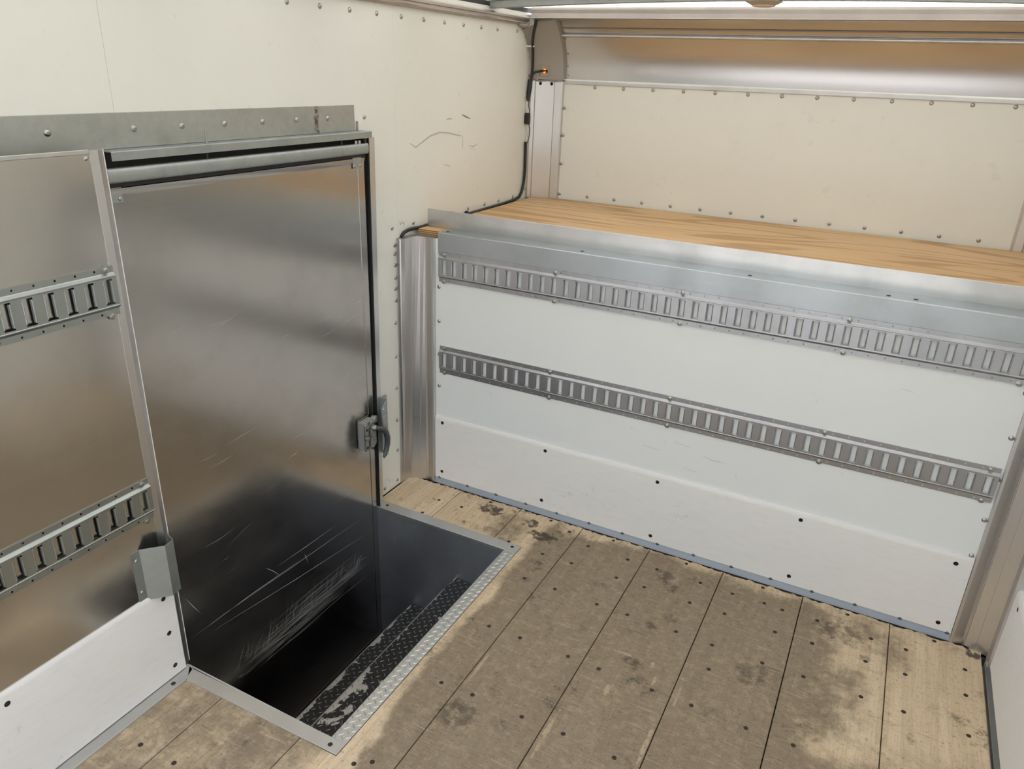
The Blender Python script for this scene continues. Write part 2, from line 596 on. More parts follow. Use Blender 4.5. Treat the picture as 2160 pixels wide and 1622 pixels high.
def _rivet(mb):
    n = 12
    prof = ((.0088, 0), (.0088, .0012), (.0074, .0026), (.0055, .0042), (.0032, .0050), (.0026, .0050), (.0022, .0038))
    mb.loft([[(r * math.cos(2 * math.pi * k / n), r * math.sin(2 * math.pi * k / n), h) for k in range(n)] for r, h in prof])
def _rivet_small(mb):
    n = 10
    prof = ((.0058, 0), (.0055, .0014), (.0042, .0030), (.0018, .0038))
    mb.loft([[(r * math.cos(2 * math.pi * k / n), r * math.sin(2 * math.pi * k / n), h) for k in range(n)] for r, h in prof])
def _screw(mb):
    n = 10
    prof = ((.0074, -.0012), (.0074, .0002), (.0068, .0005), (.0030, .0005), (.0020, .0002))
    mb.loft([[(r * math.cos(2 * math.pi * k / n), r * math.sin(2 * math.pi * k / n), h) for k in range(n)] for r, h in prof])
def _boltring(mb):
    n = 14
    prof = ((.0100, 0), (.0100, .0016), (.0070, .0020), (.0064, .0048), (.0040, .0060), (.0030, .0060), (.0026, .0044))
    mb.loft([[(r * math.cos(2 * math.pi * k / n), r * math.sin(2 * math.pi * k / n), h) for k in range(n)] for r, h in prof])
def _recess(mb):
    n = 12
    prof = ((.0080, .0003), (.0074, .0007), (.0056, .0007), (.0050, .0003), (.0020, .0003))
    mb.loft([[(r * math.cos(2 * math.pi * k / n), r * math.sin(2 * math.pi * k / n), h) for k in range(n)] for r, h in prof])

RIVET = shared_mesh('rivet', _rivet, 'rivet')
RIVET_S = shared_mesh('small_rivet', _rivet_small, 'rivet')
RIVET_K = shared_mesh('kick_rivet', _rivet, 'rivet_dk')
SCREW = shared_mesh('floor_screw', _screw, 'screw')
BOLT = shared_mesh('track_bolt', _boltring, 'rivet')
RECESS = shared_mesh('screw_recess', _recess, 'hole')
XN, YN, ZN = Vector((1, 0, 0)), Vector((0, -1, 0)), Vector((0, 0, 1))

# room constants
XL, XR = -0.330, 2.100          # faces of the outer side walls
YREAR, YNOSE = -3.05, 1.190     # rear opening, front wall over the cab
ZSH = 1.178                     # top of the plywood deck over the cab
R_N, CY_N, CZ_N = .35, .84, 1.78

# ------------------------------------------------------------------ ground outside and floor
obj('ground', MB().box(-14, 16, -22, YREAR - .6, -.95, -.93), 'concrete', label='sunlit concrete yard behind the open rear of the truck', cat='ground', kind='structure')

fl = MB()
fl.box(.40, XR, YREAR, .0, -.06, -.032)
fl.box(XL, .40, YREAR, -1.44, -.06, -.032)
fl.box(XL, .40, -.28, .0, -.06, -.032)
floor = obj('floor', fl, 'subfloor', label='worn laminated wood load floor of long planks with dark screws', cat='floor', kind='structure')
SEAMS = [-.325, -.043, .267, .567, .868, 1.1705, 1.4737, 1.7763, 2.067]
YF = -.020
G = .0016
planks = []
def ragged(x0, x1, y):
    """front end of a plank, splintered and gummed with sealant"""
    n = max(4, int((x1 - x0) / .011))
    return [(x0 + (x1 - x0) * i / n, y + (random.uniform(-.009, .004) if 0 < i < n else 0)) for i in range(n + 1)]
def plank(poly):
    mb = MB().extr(poly, 'z', -.031, 0.0)
    o = obj('plank', mb, 'floor', floor, bevel=.0012, seg=1, ang=60)
    planks.append((poly, o))
    return o
for i in range(8):
    a, b = SEAMS[i] + G, SEAMS[i + 1] - G
    if i < 2:
        plank([(a, -.279), (b, -.279)] + ragged(a, b, YF)[::-1])
        a2 = max(a, -.196)
        plank([(a2, YREAR), (b, YREAR), (b, -1.446), (a2, -1.446)])
    elif i == 2:
        plank([(a, YREAR), (b, YREAR)] + ragged(a, b, YF)[::-1] + [(a, -.279), (.3990, -.279), (.3990, -1.446), (a, -1.446)])
    else:
        plank([(a, YREAR), (b, YREAR)] + ragged(a, b, YF)[::-1])
SCREWS = [(0.494, -0.278), (0.621, -0.275), (0.501, -0.456), (0.631, -0.457), (0.81, -0.137), (0.934, -0.14), (0.635, -0.132), (0.811, -0.272), (0.925, -0.273), (0.803, -0.459), (0.921, -0.457), (0.514, -0.761), (0.636, -0.759), (1.102, -0.456), (0.817, -0.758), (0.928, -0.76), (1.111, -0.762), (0.51, -1.066), (0.622, -1.061), (0.796, -1.062), (0.932, -1.058), (1.095, -1.063), (0.5, -1.412), (0.459, -1.442), (0.422, -0.038), (0.713, -0.04), (0.526, -0.076), (1.108, -0.137), (1.103, -0.275), (1.027, -0.043), (1.232, -0.141), (1.232, -0.272), (1.231, -0.459), (1.249, -0.579), (1.328, -0.043), (1.35, -0.137), (1.416, -0.142), (1.413, -0.28), (1.401, -0.46), (1.239, -0.761), (1.408, -0.766), (1.539, -0.138), (1.538, -0.274), (1.533, -0.456), (1.634, -0.046), (1.72, -0.143), (1.711, -0.275), (1.709, -0.455), (1.545, -0.761), (1.832, -0.142), (1.833, -0.274), (1.833, -0.455), (1.921, -0.042), (2.013, -0.147), (2.011, -0.277), (2.012, -0.459), (-0.09, -0.145), (0.028, -0.142), (0.12, -0.041), (-0.097, -0.269), (0.335, -0.271), (-0.109, -1.687), (0.023, -1.683)]
def inside(p, poly):
    r = False
    j = len(poly) - 1
    for i in range(len(poly)):
        if (poly[i][1] > p[1]) != (poly[j][1] > p[1]) and p[0] < (poly[j][0] - poly[i][0]) * (p[1] - poly[i][1]) / (poly[j][1] - poly[i][1]) + poly[i][0]:
            r = not r
        j = i
    return r
for s in SCREWS:
    for poly, o in planks:
        if inside(s, poly):
            hardware('screw', SCREW, (s[0], s[1], .0002), ZN, o)
            break

# metal edging round the step well and along the lining
st = obj('edging_strip', MB().box(-.300, .345, -.333, -.2795, -.004, .0025), 'alu_y', label='smooth metal floor edging along the front end of the step well', cat='edging', bevel=.0008, seg=1)
hardware('screw', SCREW, (-.262, -.302, .0027), ZN, st)
st = obj('edging_strip', MB().extr([(.345, -.333), (.398, -.333), (.398, -.279), (.345, -.279)], 'z', -.004, .0026), 'alu_y', label='small square metal corner plate at the front inner corner of the step well', cat='edging', bevel=.0008, seg=1)
hardware('screw', SCREW, (.366, -.300, .0028), ZN, st)
st = obj('edging_strip', MB().extr([(-.236, -1.405), (-.212, -1.411), (.330, -1.402), (.345, -1.402), (.398, -1.402), (.398, -1.4445), (-.193, -1.4545), (-.200, -1.445)], 'z', -.004, .0025), 'alu_y', label='smooth metal floor edging along the near end of the step well', cat='edging', bevel=.0008, seg=1)
hardware('screw', SCREW, (.360, -1.425, .0027), ZN, st)
st = obj('edging_strip', MB().extr([(-.244, YREAR), (-.1955, YREAR), (-.1955, -1.456), (-.214, -1.4125), (-.238, -1.4065), (-.244, -1.4065)], 'z', -.004, .0025), 'alu_y', label='long metal floor edging along the foot of the left scuff board', cat='edging', bevel=.0008, seg=1)
hardware('screw', SCREW, (-.216, -1.485, .0027), ZN, st)

def lugs(x0, x1, y0, y1, z, pitch=.0260, ln=.0112, wd=.0026, ht=.0019):
    mb = MB()
    nx = max(1, int(round((x1 - x0) / pitch * 2)))
    ny = int((y1 - y0) / pitch * 2)
    for i in range(nx):
        for j in range(ny):
            if (i + j) % 2:
                continue
            cx = x0 + (i + .5) * (x1 - x0) / nx
            cy = y0 + (j + .5) * (y1 - y0) / ny
            a = math.radians(52 if j % 2 else -38)
            ca, sa = math.cos(a), math.sin(a)
            pts = []
            for (u, v, h) in ((-1, 0, 0), (-.35, -1, 0), (.35, -1, 0), (1, 0, 0), (.35, 1, 0), (-.35, 1, 0), (-.55, 0, 1), (.55, 0, 1)):
                uu, vv = u * ln, v * wd
                X, Y = cx + uu * ca - vv * sa, cy + uu * sa + vv * ca
                pts.append((min(max(X, x0 + .001), x1 - .001), Y, z + h * ht))
            b = len(mb.v)
            mb.v += pts
            mb.f += [tuple(b + k for k in q) for q in ((0, 1, 6), (1, 2, 7, 6), (2, 3, 7), (3, 4, 7), (4, 5, 6, 7), (5, 0, 6))]
    return mb

ds = obj('tread_plate_strip', MB().box(.3455, .398, -1.4015, -.3335, -.004, .0025), 'alu_y', label='bright raised-pattern tread plate strip along the inner edge of the step well', cat='edging', bevel=.0008, seg=1)
obj('raised_lugs', lugs(.3455, .398, -1.40, -.335, .0024), 'alu_y', ds, kind='stuff')

# ------------------------------------------------------------------ step well
well = empty('step_well', (0.0, -.87, -.70), label='sunken metal step well with two black tread plate steps by the side door', cat='step well')
obj('end_panel', MB().box(-.300, .345, -.334, -.3285, -.70, -.0045), 'alu_well', well)
obj('end_panel', MB().box(-.300, .345, -1.404, -1.3985, -.70, -.0045), 'alu_well', well)
obj('riser', MB().box(.345, .350, -1.40, -.333, -.228, -.0045), 'alu_well', well)
t1 = obj('tread', MB().box(.113, .347, -1.3985, -.334, -.236, -.226), 'tread', well, bevel=.002)
obj('raised_lugs', lugs(.114, .345, -1.395, -.337, -.2262, .034, .0098, .0017, .0014), 'lug', t1, kind='stuff')
obj('riser', MB().box(.122, .126, -1.3985, -.334, -.457, -.236), 'alu_well', well)
t2 = obj('tread', MB().box(-.117, .122, -1.3985, -.334, -.467, -.457), 'tread', well, bevel=.002)
obj('raised_lugs', lugs(-.116, .120, -1.395, -.337, -.4572, .034, .0098, .0017, .0014), 'lug', t2, kind='stuff')
obj('riser', MB().box(-.108, -.104, -1.3985, -.334, -.70, -.467), 'black', well)
for t_o, x_, z_ in ((t1, .113, -.226), (t2, -.117, -.457)):
    obj('nosing', MB().box(x_ - .0012, x_ + .0030, -1.3985, -.42, z_ - .006, z_ + .0006), 'lug', t_o)
ws = MB()
rw = random.Random(5)
for _ in range(110):
    x_, z_ = rw.uniform(-.25, .12) + rw.uniform(0, .18), -rw.betavariate(1.6, 2.6) * .36 - .012
    L, a_w = rw.uniform(.006, .030), rw.gauss(1.0, .35)
    d_ = Vector((math.cos(a_w), 0, math.sin(a_w)))
    q_ = Vector((-d_.z, 0, d_.x)) * rw.uniform(.0003, .0006)
    a_, b_ = Vector((x_, -.3343, z_)), Vector((x_, -.3343, z_)) + d_ * L
    if b_.z < -.008:
        ws.poly([a_, (a_ + b_) / 2 - q_, b_, (a_ + b_) / 2 + q_])
obj('scratches', ws, 'scratch', well, kind='stuff')
obj('well_floor', MB().box(-.325, -.108, -1.3985, -.334, -.710, -.700), 'black', well)

# ------------------------------------------------------------------ left wall
wl_ = obj('wall_left', MB().box(XL - .03, XL - .006, YREAR, 1.21, -.75, 2.13), 'dark', label='left outer wall of white panels with rows of domed rivets', cat='wall', kind='structure')
for a, b in ((YREAR, -1.2882), (-1.2873, -.0795), (-.0792, 1.205)):
    obj('panel', MB().box(XL - .006, XL, a, b, .0, 2.075), 'white', wl_)
P6 = .1524
def wall_rivet(y, z, n=RIVET, par=wl_):
    hardware('rivet', n, (XL, y, z), XN, par)
for k in range(-8, 10):
    wall_rivet(-.634 + P6 * k, 1.984)
wall_rivet(.937, 1.989); wall_rivet(1.026, 1.971)
for y in (-.118, .034, .489, .644, .791, .948):
    wall_rivet(y, 1.2005)
wall_rivet(.34, 1.2005); wall_rivet(.187, 1.2005)
wall_rivet(-.272, 1.634)
for y, z in ((-.099, 1.127), (-.100, 1.092), (-.099, 1.043), (-.098, .990), (-.100, .943), (-.098, .891), (-.106, .793), (-.109, .639), (-.112, .489), (-.115, .333), (-.117, .181), (-.124, .028)):
    wall_rivet(y - .006, z)
wall_rivet(-.227, .030)
for z in (1.875, 1.79, 1.35, 1.225, 1.475):
    wall_rivet(1.085, z)

def ribbon(name, pts, w, mat, parent, nrm='x', off=.0006):
    """a flat rub or pencil mark lying on a surface; pts in the surface's own two coordinates plus its level"""
    mb = MB()
    for i in range(len(pts) - 1):
        a, b = Vector(pts[i]), Vector(pts[i + 1])
        d = (b - a).normalized()
        N = {'x': Vector((1, 0, 0)), 'y': Vector((0, -1, 0)), 'z': Vector((0, 0, 1))}[nrm]
        s = N.cross(d) * w * .5
        o = N * off
        t0 = .35 if i == 0 else 1.0
        t1_ = .35 if i == len(pts) - 2 else 1.0
        lo_ = [a - s * t0, b - s * t1_, b + s * t1_, a + s * t0]
        mb.loft([lo_, [q + o for q in lo_]])
    return obj(name, mb, mat, parent)

W = lambda y, z: (XL, y, z)
ribbon('rub_mark', [W(.02, 1.523), W(.06, 1.505), W(.10, 1.520), W(.17, 1.545), W(.24, 1.555), W(.31, 1.550), W(.38, 1.538), W(.43, 1.530)], .006, 'smear', wl_)
ribbon('rub_mark', [W(.43, 1.530), W(.436, 1.50), W(.432, 1.475)], .004, 'smear', wl_)
ribbon('rub_mark', [W(.425, 1.622), W(.46, 1.612), W(.50, 1.602)], .009, 'mark', wl_)
ribbon('rub_mark', [W(.295, 1.605), W(.32, 1.608), W(.345, 1.606)], .007, 'smear', wl_)
ribbon('rub_mark', [W(.49, 1.485), W(.53, 1.478), W(.57, 1.489)], .006, 'smear', wl_)
ribbon('rub_mark', [W(.50, 1.470), W(.55, 1.466)], .004, 'smear', wl_)
ribbon('rub_mark', [W(.27, 1.42), W(.31, 1.412), W(.33, 1.405)], .004, 'smear', wl_)
ribbon('pencil_mark', [W(-.067, 1.222), W(-.058, 1.205), W(-.050, 1.222)], .0022, 'mark', wl_)
ribbon('pencil_mark', [W(-.046, 1.214), W(-.040, 1.207), W(-.034, 1.214), W(-.036, 1.192)], .0022, 'mark', wl_)

# upper side rail under the roof
pr_ = [(XL, 2.018), (-.312, 2.020), (-.309, 2.026), (-.312, 2.030), (-.312, 2.038), (-.306, 2.041), (-.306, 2.050), (-.316, 2.056), (XL, 2.056)]
obj('side_rail', MB().extr(pr_, 'y', YREAR, 1.02), 'alu_rail', label='fluted metal rail along the top of the left wall', cat='rail')
mir = lambda pr: [(XL + XR - x, z) for x, z in pr]
obj('side_rail', MB().extr(mir(pr_), 'y', YREAR, 1.02), 'alu_rail', label='fluted metal rail along the top of the right wall', cat='rail')

# inner lining behind which the side door slides
lin = obj('wall_left_lining', MB().box(-.250, -.246, YREAR, -1.416, .0, 1.597), 'alu_sheet', label='bare metal inner lining of the left wall beside the sliding door', cat='wall', kind='structure')
obj('edge_trim', MB().loft([[(x, y, z) for x, y in ((-.2465, -1.432), (-.2445, -1.432), (-.2425, -1.412), (-.2575, -1.388), (-.2600, -1.388), (-.2600, -1.416))] for z in (0.0, 1.600)]), 'alu_post', lin)
obj('edge_bead', MB().box(-.2625, -.2570, -1.3885, -1.3860, .0, 1.600), 'scuff', lin)
obj('top_cap', MB().box(-.252, -.2440, YREAR, -1.432, 1.592, 1.602), 'alu_y', lin, bevel=.001, seg=1)
hardware('rivet', RIVET_S, (-.246, -1.443, 1.583), XN, lin)
bbL = obj('baseboard_left', MB().extr([(-.246, .005), (-.2365, .005), (-.2365, .318), (-.2385, .328), (-.2425, .333), (-.246, .333)], 'y', YREAR, -1.418), 'scuff', label='white scuff board along the foot of the left metal lining', cat='scuff board', kind='structure', smooth=True)
for y, z in ((-1.455, .170), (-1.454, .042), (-1.454, .300), (-1.918, .298), (-1.918, .06), (-2.37, .298), (-2.37, .06)):
    hardware('screw_recess', RECESS, (-.2365, y, z), XN, bbL)

# ------------------------------------------------------------------ door header and hanging track
hdr = obj('door_header', MB().box(-.330, -.3255, YREAR, -.333, 1.5895, 1.677), 'galv_hdr', label='rust-streaked galvanised header plate over the sliding door', cat='header plate', bevel=.0008, seg=1)
for k in range(8):
    y = -.480 - P6 * k
    hardware('rivet', RIVET, (-.3255, y if k < 6 else y - .08, 1.637), XN, hdr)
trk = empty('door_track', (-.29, -.84, 1.505), label='galvanised hanging track with a hood above the sliding door', cat='door track')
obj('hood', MB().extr([(-.3255, 1.589), (-.280, 1.589), (-.278, 1.587), (-.278, 1.566), (-.280, 1.566), (-.280, 1.5865), (-.3255, 1.5865)], 'y', -1.352, -.297), 'galv', trk)
obj('back_plate', MB().box(-.3275, -.3255, -1.37, -.285, 1.495, 1.586), 'dark', trk)
rr = []
for k in range(20):
    a = 2 * math.pi * k / 20
    ca, sa = math.cos(a), math.sin(a)
    rr.append((-.2875 + .0125 * math.copysign(abs(ca) ** .6, ca), 1.530 + .0190 * math.copysign(abs(sa) ** .6, sa)))
obj('rail', MB().extr(rr, 'y', -1.372, -.322), 'galv', trk, smooth=True)
obj('end_bracket', MB().box(-.325, -.281, -.336, -.326, 1.545, 1.586), 'dark', trk)
obj('bracket_tab', MB().box(-.3255, -.3215, -.325, -.318, 1.5895, 1.622), 'galv', hdr)
for y in (-1.049, -.46):
    st_ = obj('hanger_stud', MB().cyl((-.286, y, 1.545), (0, 0, 1), .0035, .040, 8), 'screw', trk)
    if y < -1:
        obj('stud_tip', MB().cyl((-.296, y + .012, 1.586), (0, 0, 1), .0030, .037, 8), 'galv', st_)
    obj('nut', MB().cyl((-.286, y, 1.572), (0, 0, 1), .0075, .006, 6), 'rivet', st_)
for y0 in (-.405, -.385):
    obj('nut', MB().cyl((-.284, y0 + .02, 1.548), (0, 0, 1), .006, .012, 6), 'rivet', trk)
ribbon('ink_mark', [(-.3255, -.655, 1.545), (-.3255, -.635, 1.562)], .004, 'ink', trk)
ribbon('ink_mark', [(-.3255, -.628, 1.566), (-.3255, -.608, 1.557), (-.3255, -.626, 1.545)], .004, 'ink', trk)

# ------------------------------------------------------------------ sliding door
door = empty('door_1', (-.305, -.87, -.695), label='bare metal sliding side door reaching down into the step well', cat='door', kind='structure')
dsk = obj('door_skin', MB().box(-.312, -.2955, -1.46, -.368, -.692, 1.478), 'alu_door', door)
obj('edge_channel', MB().extr([(-.312, -.368), (-.2955, -.368), (-.2935, -.366), (-.2935, -.331), (-.2955, -.329), (-.312, -.329)], 'z', -.692, 1.484), 'alu_door', door)
obj('top_fold', MB().extr([(-.2955, 1.478), (-.2915, 1.488), (-.2905, 1.497), (-.2930, 1.498), (-.312, 1.498), (-.312, 1.478)], 'y', -1.46, -.329), 'alu_door', door, smooth=True)
obj('bottom_seal', MB().box(-.314, -.288, -1.395, -.336, -.700, -.684), 'screw', door)
obj('gap_shade_backing', MB().box(-.3235, -.313, -1.398, -.288, -.695, 1.512), 'black', door)  # black sheet behind the door, stands in for the shade in its gaps
obj('head_gap_shade', MB().box(-.3130, -.2930, -1.398, -.320, 1.499, 1.5135), 'black', door)  # black strip painting the shade between track and door top
obj('side_gap_shade', MB().box(-.3130, -.300, -.3285, -.309, -.695, 1.510), 'black', door, bevel=.003)  # black strip painting the shade in the gap beside the door
hb = obj('hanger_bracket', MB().loft([[(x, y, z) for x, z in ((-.2930, 1.462), (-.2905, 1.462), (-.2905, 1.499), (-.2990, 1.508), (-.3010, 1.506), (-.2930, 1.498))] for y in (-.397, -.349)]), 'galv', door)
for y in (-.392, -.358):
    hardware('rivet', RIVET_S, (-.2905, y, 1.471), XN, hb)
hb = obj('hanger_bracket', MB().loft([[(x, y, z) for x, z in ((-.2955, 1.462), (-.2930, 1.462), (-.2930, 1.499), (-.2990, 1.508), (-.3010, 1.506), (-.2955, 1.498))] for y in (-1.375, -1.330)]), 'galv', door)
hardware('rivet', RIVET_S, (-.2930, -1.338, 1.471), XN, hb)

rs = random.Random(3)
sm_ = MB()
def scr(y0, z0, y1, z1, w):
    d = Vector((0, y1 - y0, z1 - z0)).normalized()
    sd_ = Vector((1, 0, 0)).cross(d) * w
    a, b = Vector((-.2952, y0, z0)), Vector((-.2952, y1, z1))
    m_ = (a + b) / 2 + Vector((0, 0, rs.uniform(-.006, .006)))
    sm_.poly([a, m_ - sd_, b, m_ + sd_])
for _ in range(70):
    t0, t1 = sorted((rs.uniform(0, 1), rs.uniform(0, 1)))
    o_ = rs.gauss(0, .028)
    scr(-1.20 + .82 * t0, -.235 + o_ + rs.uniform(-.01, .01), -1.20 + .82 * t1, -.235 + o_ + rs.uniform(-.015, .015), rs.uniform(.0003, .0007))
for _ in range(70):
    yy = rs.uniform(-1.2, -.45)
    scr(yy, -.20 + rs.uniform(-.06, .03), yy + rs.uniform(.005, .05), -.17 + rs.uniform(-.05, .05), rs.uniform(.0002, .0005))
for y0, z0, y1, z1 in ((-1.36, .035, -.76, .02), (-1.32, .01, -.37, -.10), (-1.30, .04, -.42, .0), (-1.0, .10, -.93, .02), (-1.34, .20, -1.29, .10), (-.95, .07, -.60, .06), (-.80, .04, -.78, -.02)):
    scr(y0, z0, y1, z1, .0008)
for _ in range(30):
    yy, zz = rs.uniform(-1.3, -.4), rs.uniform(.1, 1.1)
    L = rs.uniform(.02, .16)
    scr(yy, zz, yy + L, zz + L * rs.uniform(-.05, .25), rs.uniform(.0002, .0004))
obj('scratches', sm_, 'scratch', door, kind='stuff')

# latch on the door: body plate, roller, hinged flap and a hooked lever
lt = obj('latch', MB().box(-.2935, -.2915, -.445, -.372, .338, .470), 'latch', door, bevel=.001, seg=1)
obj('latch_case', MB().loft([[(x, y, z) for x, y in ((-.2915, -.442), (-.2600, -.442), (-.2575, -.437), (-.2575, -.421), (-.2620, -.418), (-.2620, -.375), (-.2915, -.375))] for z in (.338, .462)]), 'grey', lt, bevel=.002)
obj('case_face', MB().box(-.2620, -.2530, -.443, -.421, .336, .455), 'latch', lt, bevel=.0025)
for z in (.432, .352):
    obj('case_hole', MB().cyl((-.2532, -.432, z), (1, 0, 0), .0062, .0007, 14), 'hole', lt)
obj('stop_lug', MB().box(-.2560, -.2440, -.447, -.424, .388, .404), 'latch', lt, bevel=.004)
obj('flap', MB().extr([(-.412, .345), (-.392, .338), (-.374, .352), (-.374, .402), (-.382, .420), (-.412, .430)], 'x', -.2620, -.2500), 'latch', lt, bevel=.002)
obj('flap_slot', MB().box(-.2502, -.2495, -.4095, -.4055, .388, .398), 'hole', lt)
obj('striker_hook', MB().tube([(-.262, -.418, .445), (-.250, -.414, .462), (-.244, -.405, .464), (-.244, -.400, .448)], .0045, 8), 'latch', lt, smooth=True)
obj('pivot_boss', MB().cyl((-.262, -.392, .428), (.9, .35, -.1), .0130, .022, 18), 'latch', lt, smooth=True, bevel=.0015)
obj('roller', MB().cyl((-.280, -.366, .452), (.9, .25, 0), .0165, .022, 20), 'latch', lt, smooth=True, bevel=.003)
lv = [(-.246, -.386, .425), (-.236, -.370, .421), (-.230, -.352, .410), (-.228, -.338, .390), (-.228, -.330, .362), (-.229, -.330, .335), (-.230, -.336, .310), (-.231, -.346, .288), (-.231, -.356, .276)]
lver = obj('lever', MB().tube(lv, [.0090, .0105, .0118, .0125, .0130, .0125, .0110, .0090, .0050], 10), 'lever', lt, smooth=True, label='dark grey hooked lever')
obj('lever_tip', MB().cyl((-.2225, -.340, .297), (1, 0, 0), .0048, .0014, 10), 'white_wire', lver)

# right-hand jamb, a touch out of plumb, with the latch keeper on it
jb = obj('door_jamb', MB().loft([[(-.325, y0, z), (-.2825, y0, z), (-.2825, y1, z), (-.2850, y1 + .001, z), (-.2850, y1 + .012, z), (-.325, y1 + .012, z)] for y0, y1, z in ((-.328, -.318, -.698), (-.3255, -.314, .0), (-.309, -.286, 1.566))]), 'alu_post', label='narrow upright metal jamb on the far side of the sliding door', cat='door jamb')
obj('jamb_gap_shade', MB().loft([[(-.325, y0, z), (-.2835, y0, z), (-.2850, y0 - .0040, z), (-.325, y0 - .0040, z)] for y0, z in ((-.328, -.698), (-.3255, .0), (-.309, 1.560))]), 'black', jb)  # jamb side covered in black for the shade of the door gap
kp = obj('latch_keeper', MB().loft([[(x, y, z) for x, y in ((-.2860, -.300), (-.2480, -.300), (-.2480, -.2975), (-.2740, -.2975), (-.2740, -.2640), (-.2860, -.2640))] for z in (.262, .522)]), 'galv', jb)
obj('keeper_plate', MB().extr([(-.335, .300), (-.300, .262), (-.300, .520), (-.335, .490)], 'x', -.2520, -.2490), 'galv', jb)
hardware('rivet', RIVET_S, (-.2490, -.322, .484), XN, jb)
obj('keeper_block', MB().box(-.2520, -.2430, -.333, -.302, .395, .455), 'grey', jb, bevel=.003)

# ------------------------------------------------------------------ lower front corner posts
POST_TOP = [(-.3295, -.094), (-.3245, -.094), (-.3235, -.090), (-.3040, -.106), (-.2985, -.103), (-.2930, -.084), (-.2905, -.006), (-.2700, -.0065), (-.2690, -.0085), (-.2460, -.0080), (-.2440, -.0125), (-.2420, -.0125), (-.2400, -.010), (-.2050, -.022), (-.1970, -.022), (-.1970, .012), (-.3295, .012)]
POST_FOOT = [(-.3295, -.106), (-.3260, -.106), (-.3255, -.100), (-.3245, -.084), (-.3235, -.080), (-.3220, -.060), (-.3150, -.038), (-.2750, -.024), (-.2740, -.0255), (-.2440, -.0145), (-.2420, -.0165), (-.2400, -.0165), (-.2340, -.010), (-.2050, -.020), (-.1970, -.020), (-.1970, .012), (-.3295, .012)]
def lower_post(label, mirror):
    f = (lambda x: XL + XR - x) if mirror else (lambda x: x)
    top = POST_FOOT if mirror else POST_TOP
    mb = MB().loft([[(f(x), y, z) for x, y in pr] for z, pr in ((.0, POST_FOOT), (1.156, top))])
    return obj('corner_post', mb, 'alu_post', label=label, cat='post')
po = lower_post('fluted metal corner post between side door jamb and bulkhead', False)
po2 = lower_post('metal corner post at the right end of the bulkhead above the floor', True)

# ------------------------------------------------------------------ bulkhead (wall behind the cab)
bk = obj('wall_bulkhead', MB().box(-.1965, 1.9665, 0, .012, .0, 1.155), 'bulk', label='white lower bulkhead wall carrying two slotted cargo tracks', cat='wall', kind='structure')
for z in (.951, .798, .644, .494):
    hardware('rivet', RIVET, (-.1800, 0, z), YN, bk)
for z in (.951, .797, .646, .493, .350):
    hardware('rivet', RIVET, (1.9570 + (.0 if z > .36 else -.003), 0, z), YN, bk)
def W2(x, z):
    return (x, 0, z)
for a in ([(1.02, .47), (1.06, .462), (1.10, .464)], [(.78, .455), (.85, .448)], [(1.15, .43), (1.155, .41)], [(.72, .52), (.735, .512)], [(.95, .40), (1.0, .397)], [(.9, .50), (.97, .492)], [(1.62, .89), (1.66, .886)]):
    ribbon('rub_mark', [W2(*q) for q in a], .0022, 'smear', bk, 'y')

bbF = obj('baseboard_front', MB().extr([(0, .030), (-.012, .030), (-.012, .328), (-.0105, .338), (-.0065, .345), (0, .346)], 'x', -.1955, 1.9655), 'scuff', label='white scuff board along the foot of the bulkhead', cat='scuff board', kind='structure', smooth=True)
for x, z in ((-.156, .318), (.363, .317), (.860, .313), (1.408, .317), (1.916, .311), (-.159, .065), (.359, .071), (.859, .058), (1.409, .065), (1.919, .060)):
    hardware('screw_recess', RECESS, (x, -.012, z), YN, bbF)
obj('sealant', MB().box(-.324, 2.066, -.034, -.004, -.028, -.004), 'screw', floor)
ks = obj('kick_strip', MB().extr([(0, .034), (-.0065, .034), (-.0085, .026), (-.0150, .010), (-.0160, .000), (0, .000)], 'x', -.1965, 1.9665), 'kick', label='grey-blue vinyl kick strip between bulkhead and plank floor', cat='trim', smooth=True)
for k in range(15):
    hardware('rivet', RIVET_K, (-.173 + .152 * k, -.0080, .0290), YN, ks)

# galvanised cap, upright angle and plywood deck over the cab
cap_ = obj('bulkhead_cap', MB().extr([(.0, 1.093), (-.0035, 1.093), (-.0035, 1.180), (-.0010, 1.1835), (.1000, 1.1835), (.1000, 1.1795), (.002, 1.1795), (.0, 1.177)], 'x', -.182, 1.950), 'zinc_cap', label='galvanised cap folded over the top edge of the bulkhead', cat='cap')
for x in (-.155, .45, 1.08, 1.52, 1.60):
    hardware('rivet', RECESS, (x, .03, 1.1835), ZN, cap_)
obj('deck_stop', MB().box(-.302, 2.072, .1005, .1045, 1.1785, 1.254), 'alu_x', label='upright metal angle along the front edge of the plywood deck', cat='deck stop', bevel=.001, seg=1)
dk = obj('plywood_deck', MB().box(-.306, 2.076, .036, 1.182, ZSH - .001, ZSH), 'ply', label='bare plywood deck over the cab behind the upright metal angle', cat='deck')
obj('ply_layers', MB().box(-.306, 2.076, .036, 1.182, ZSH - .0225, ZSH - .001), 'plyedge', dk)

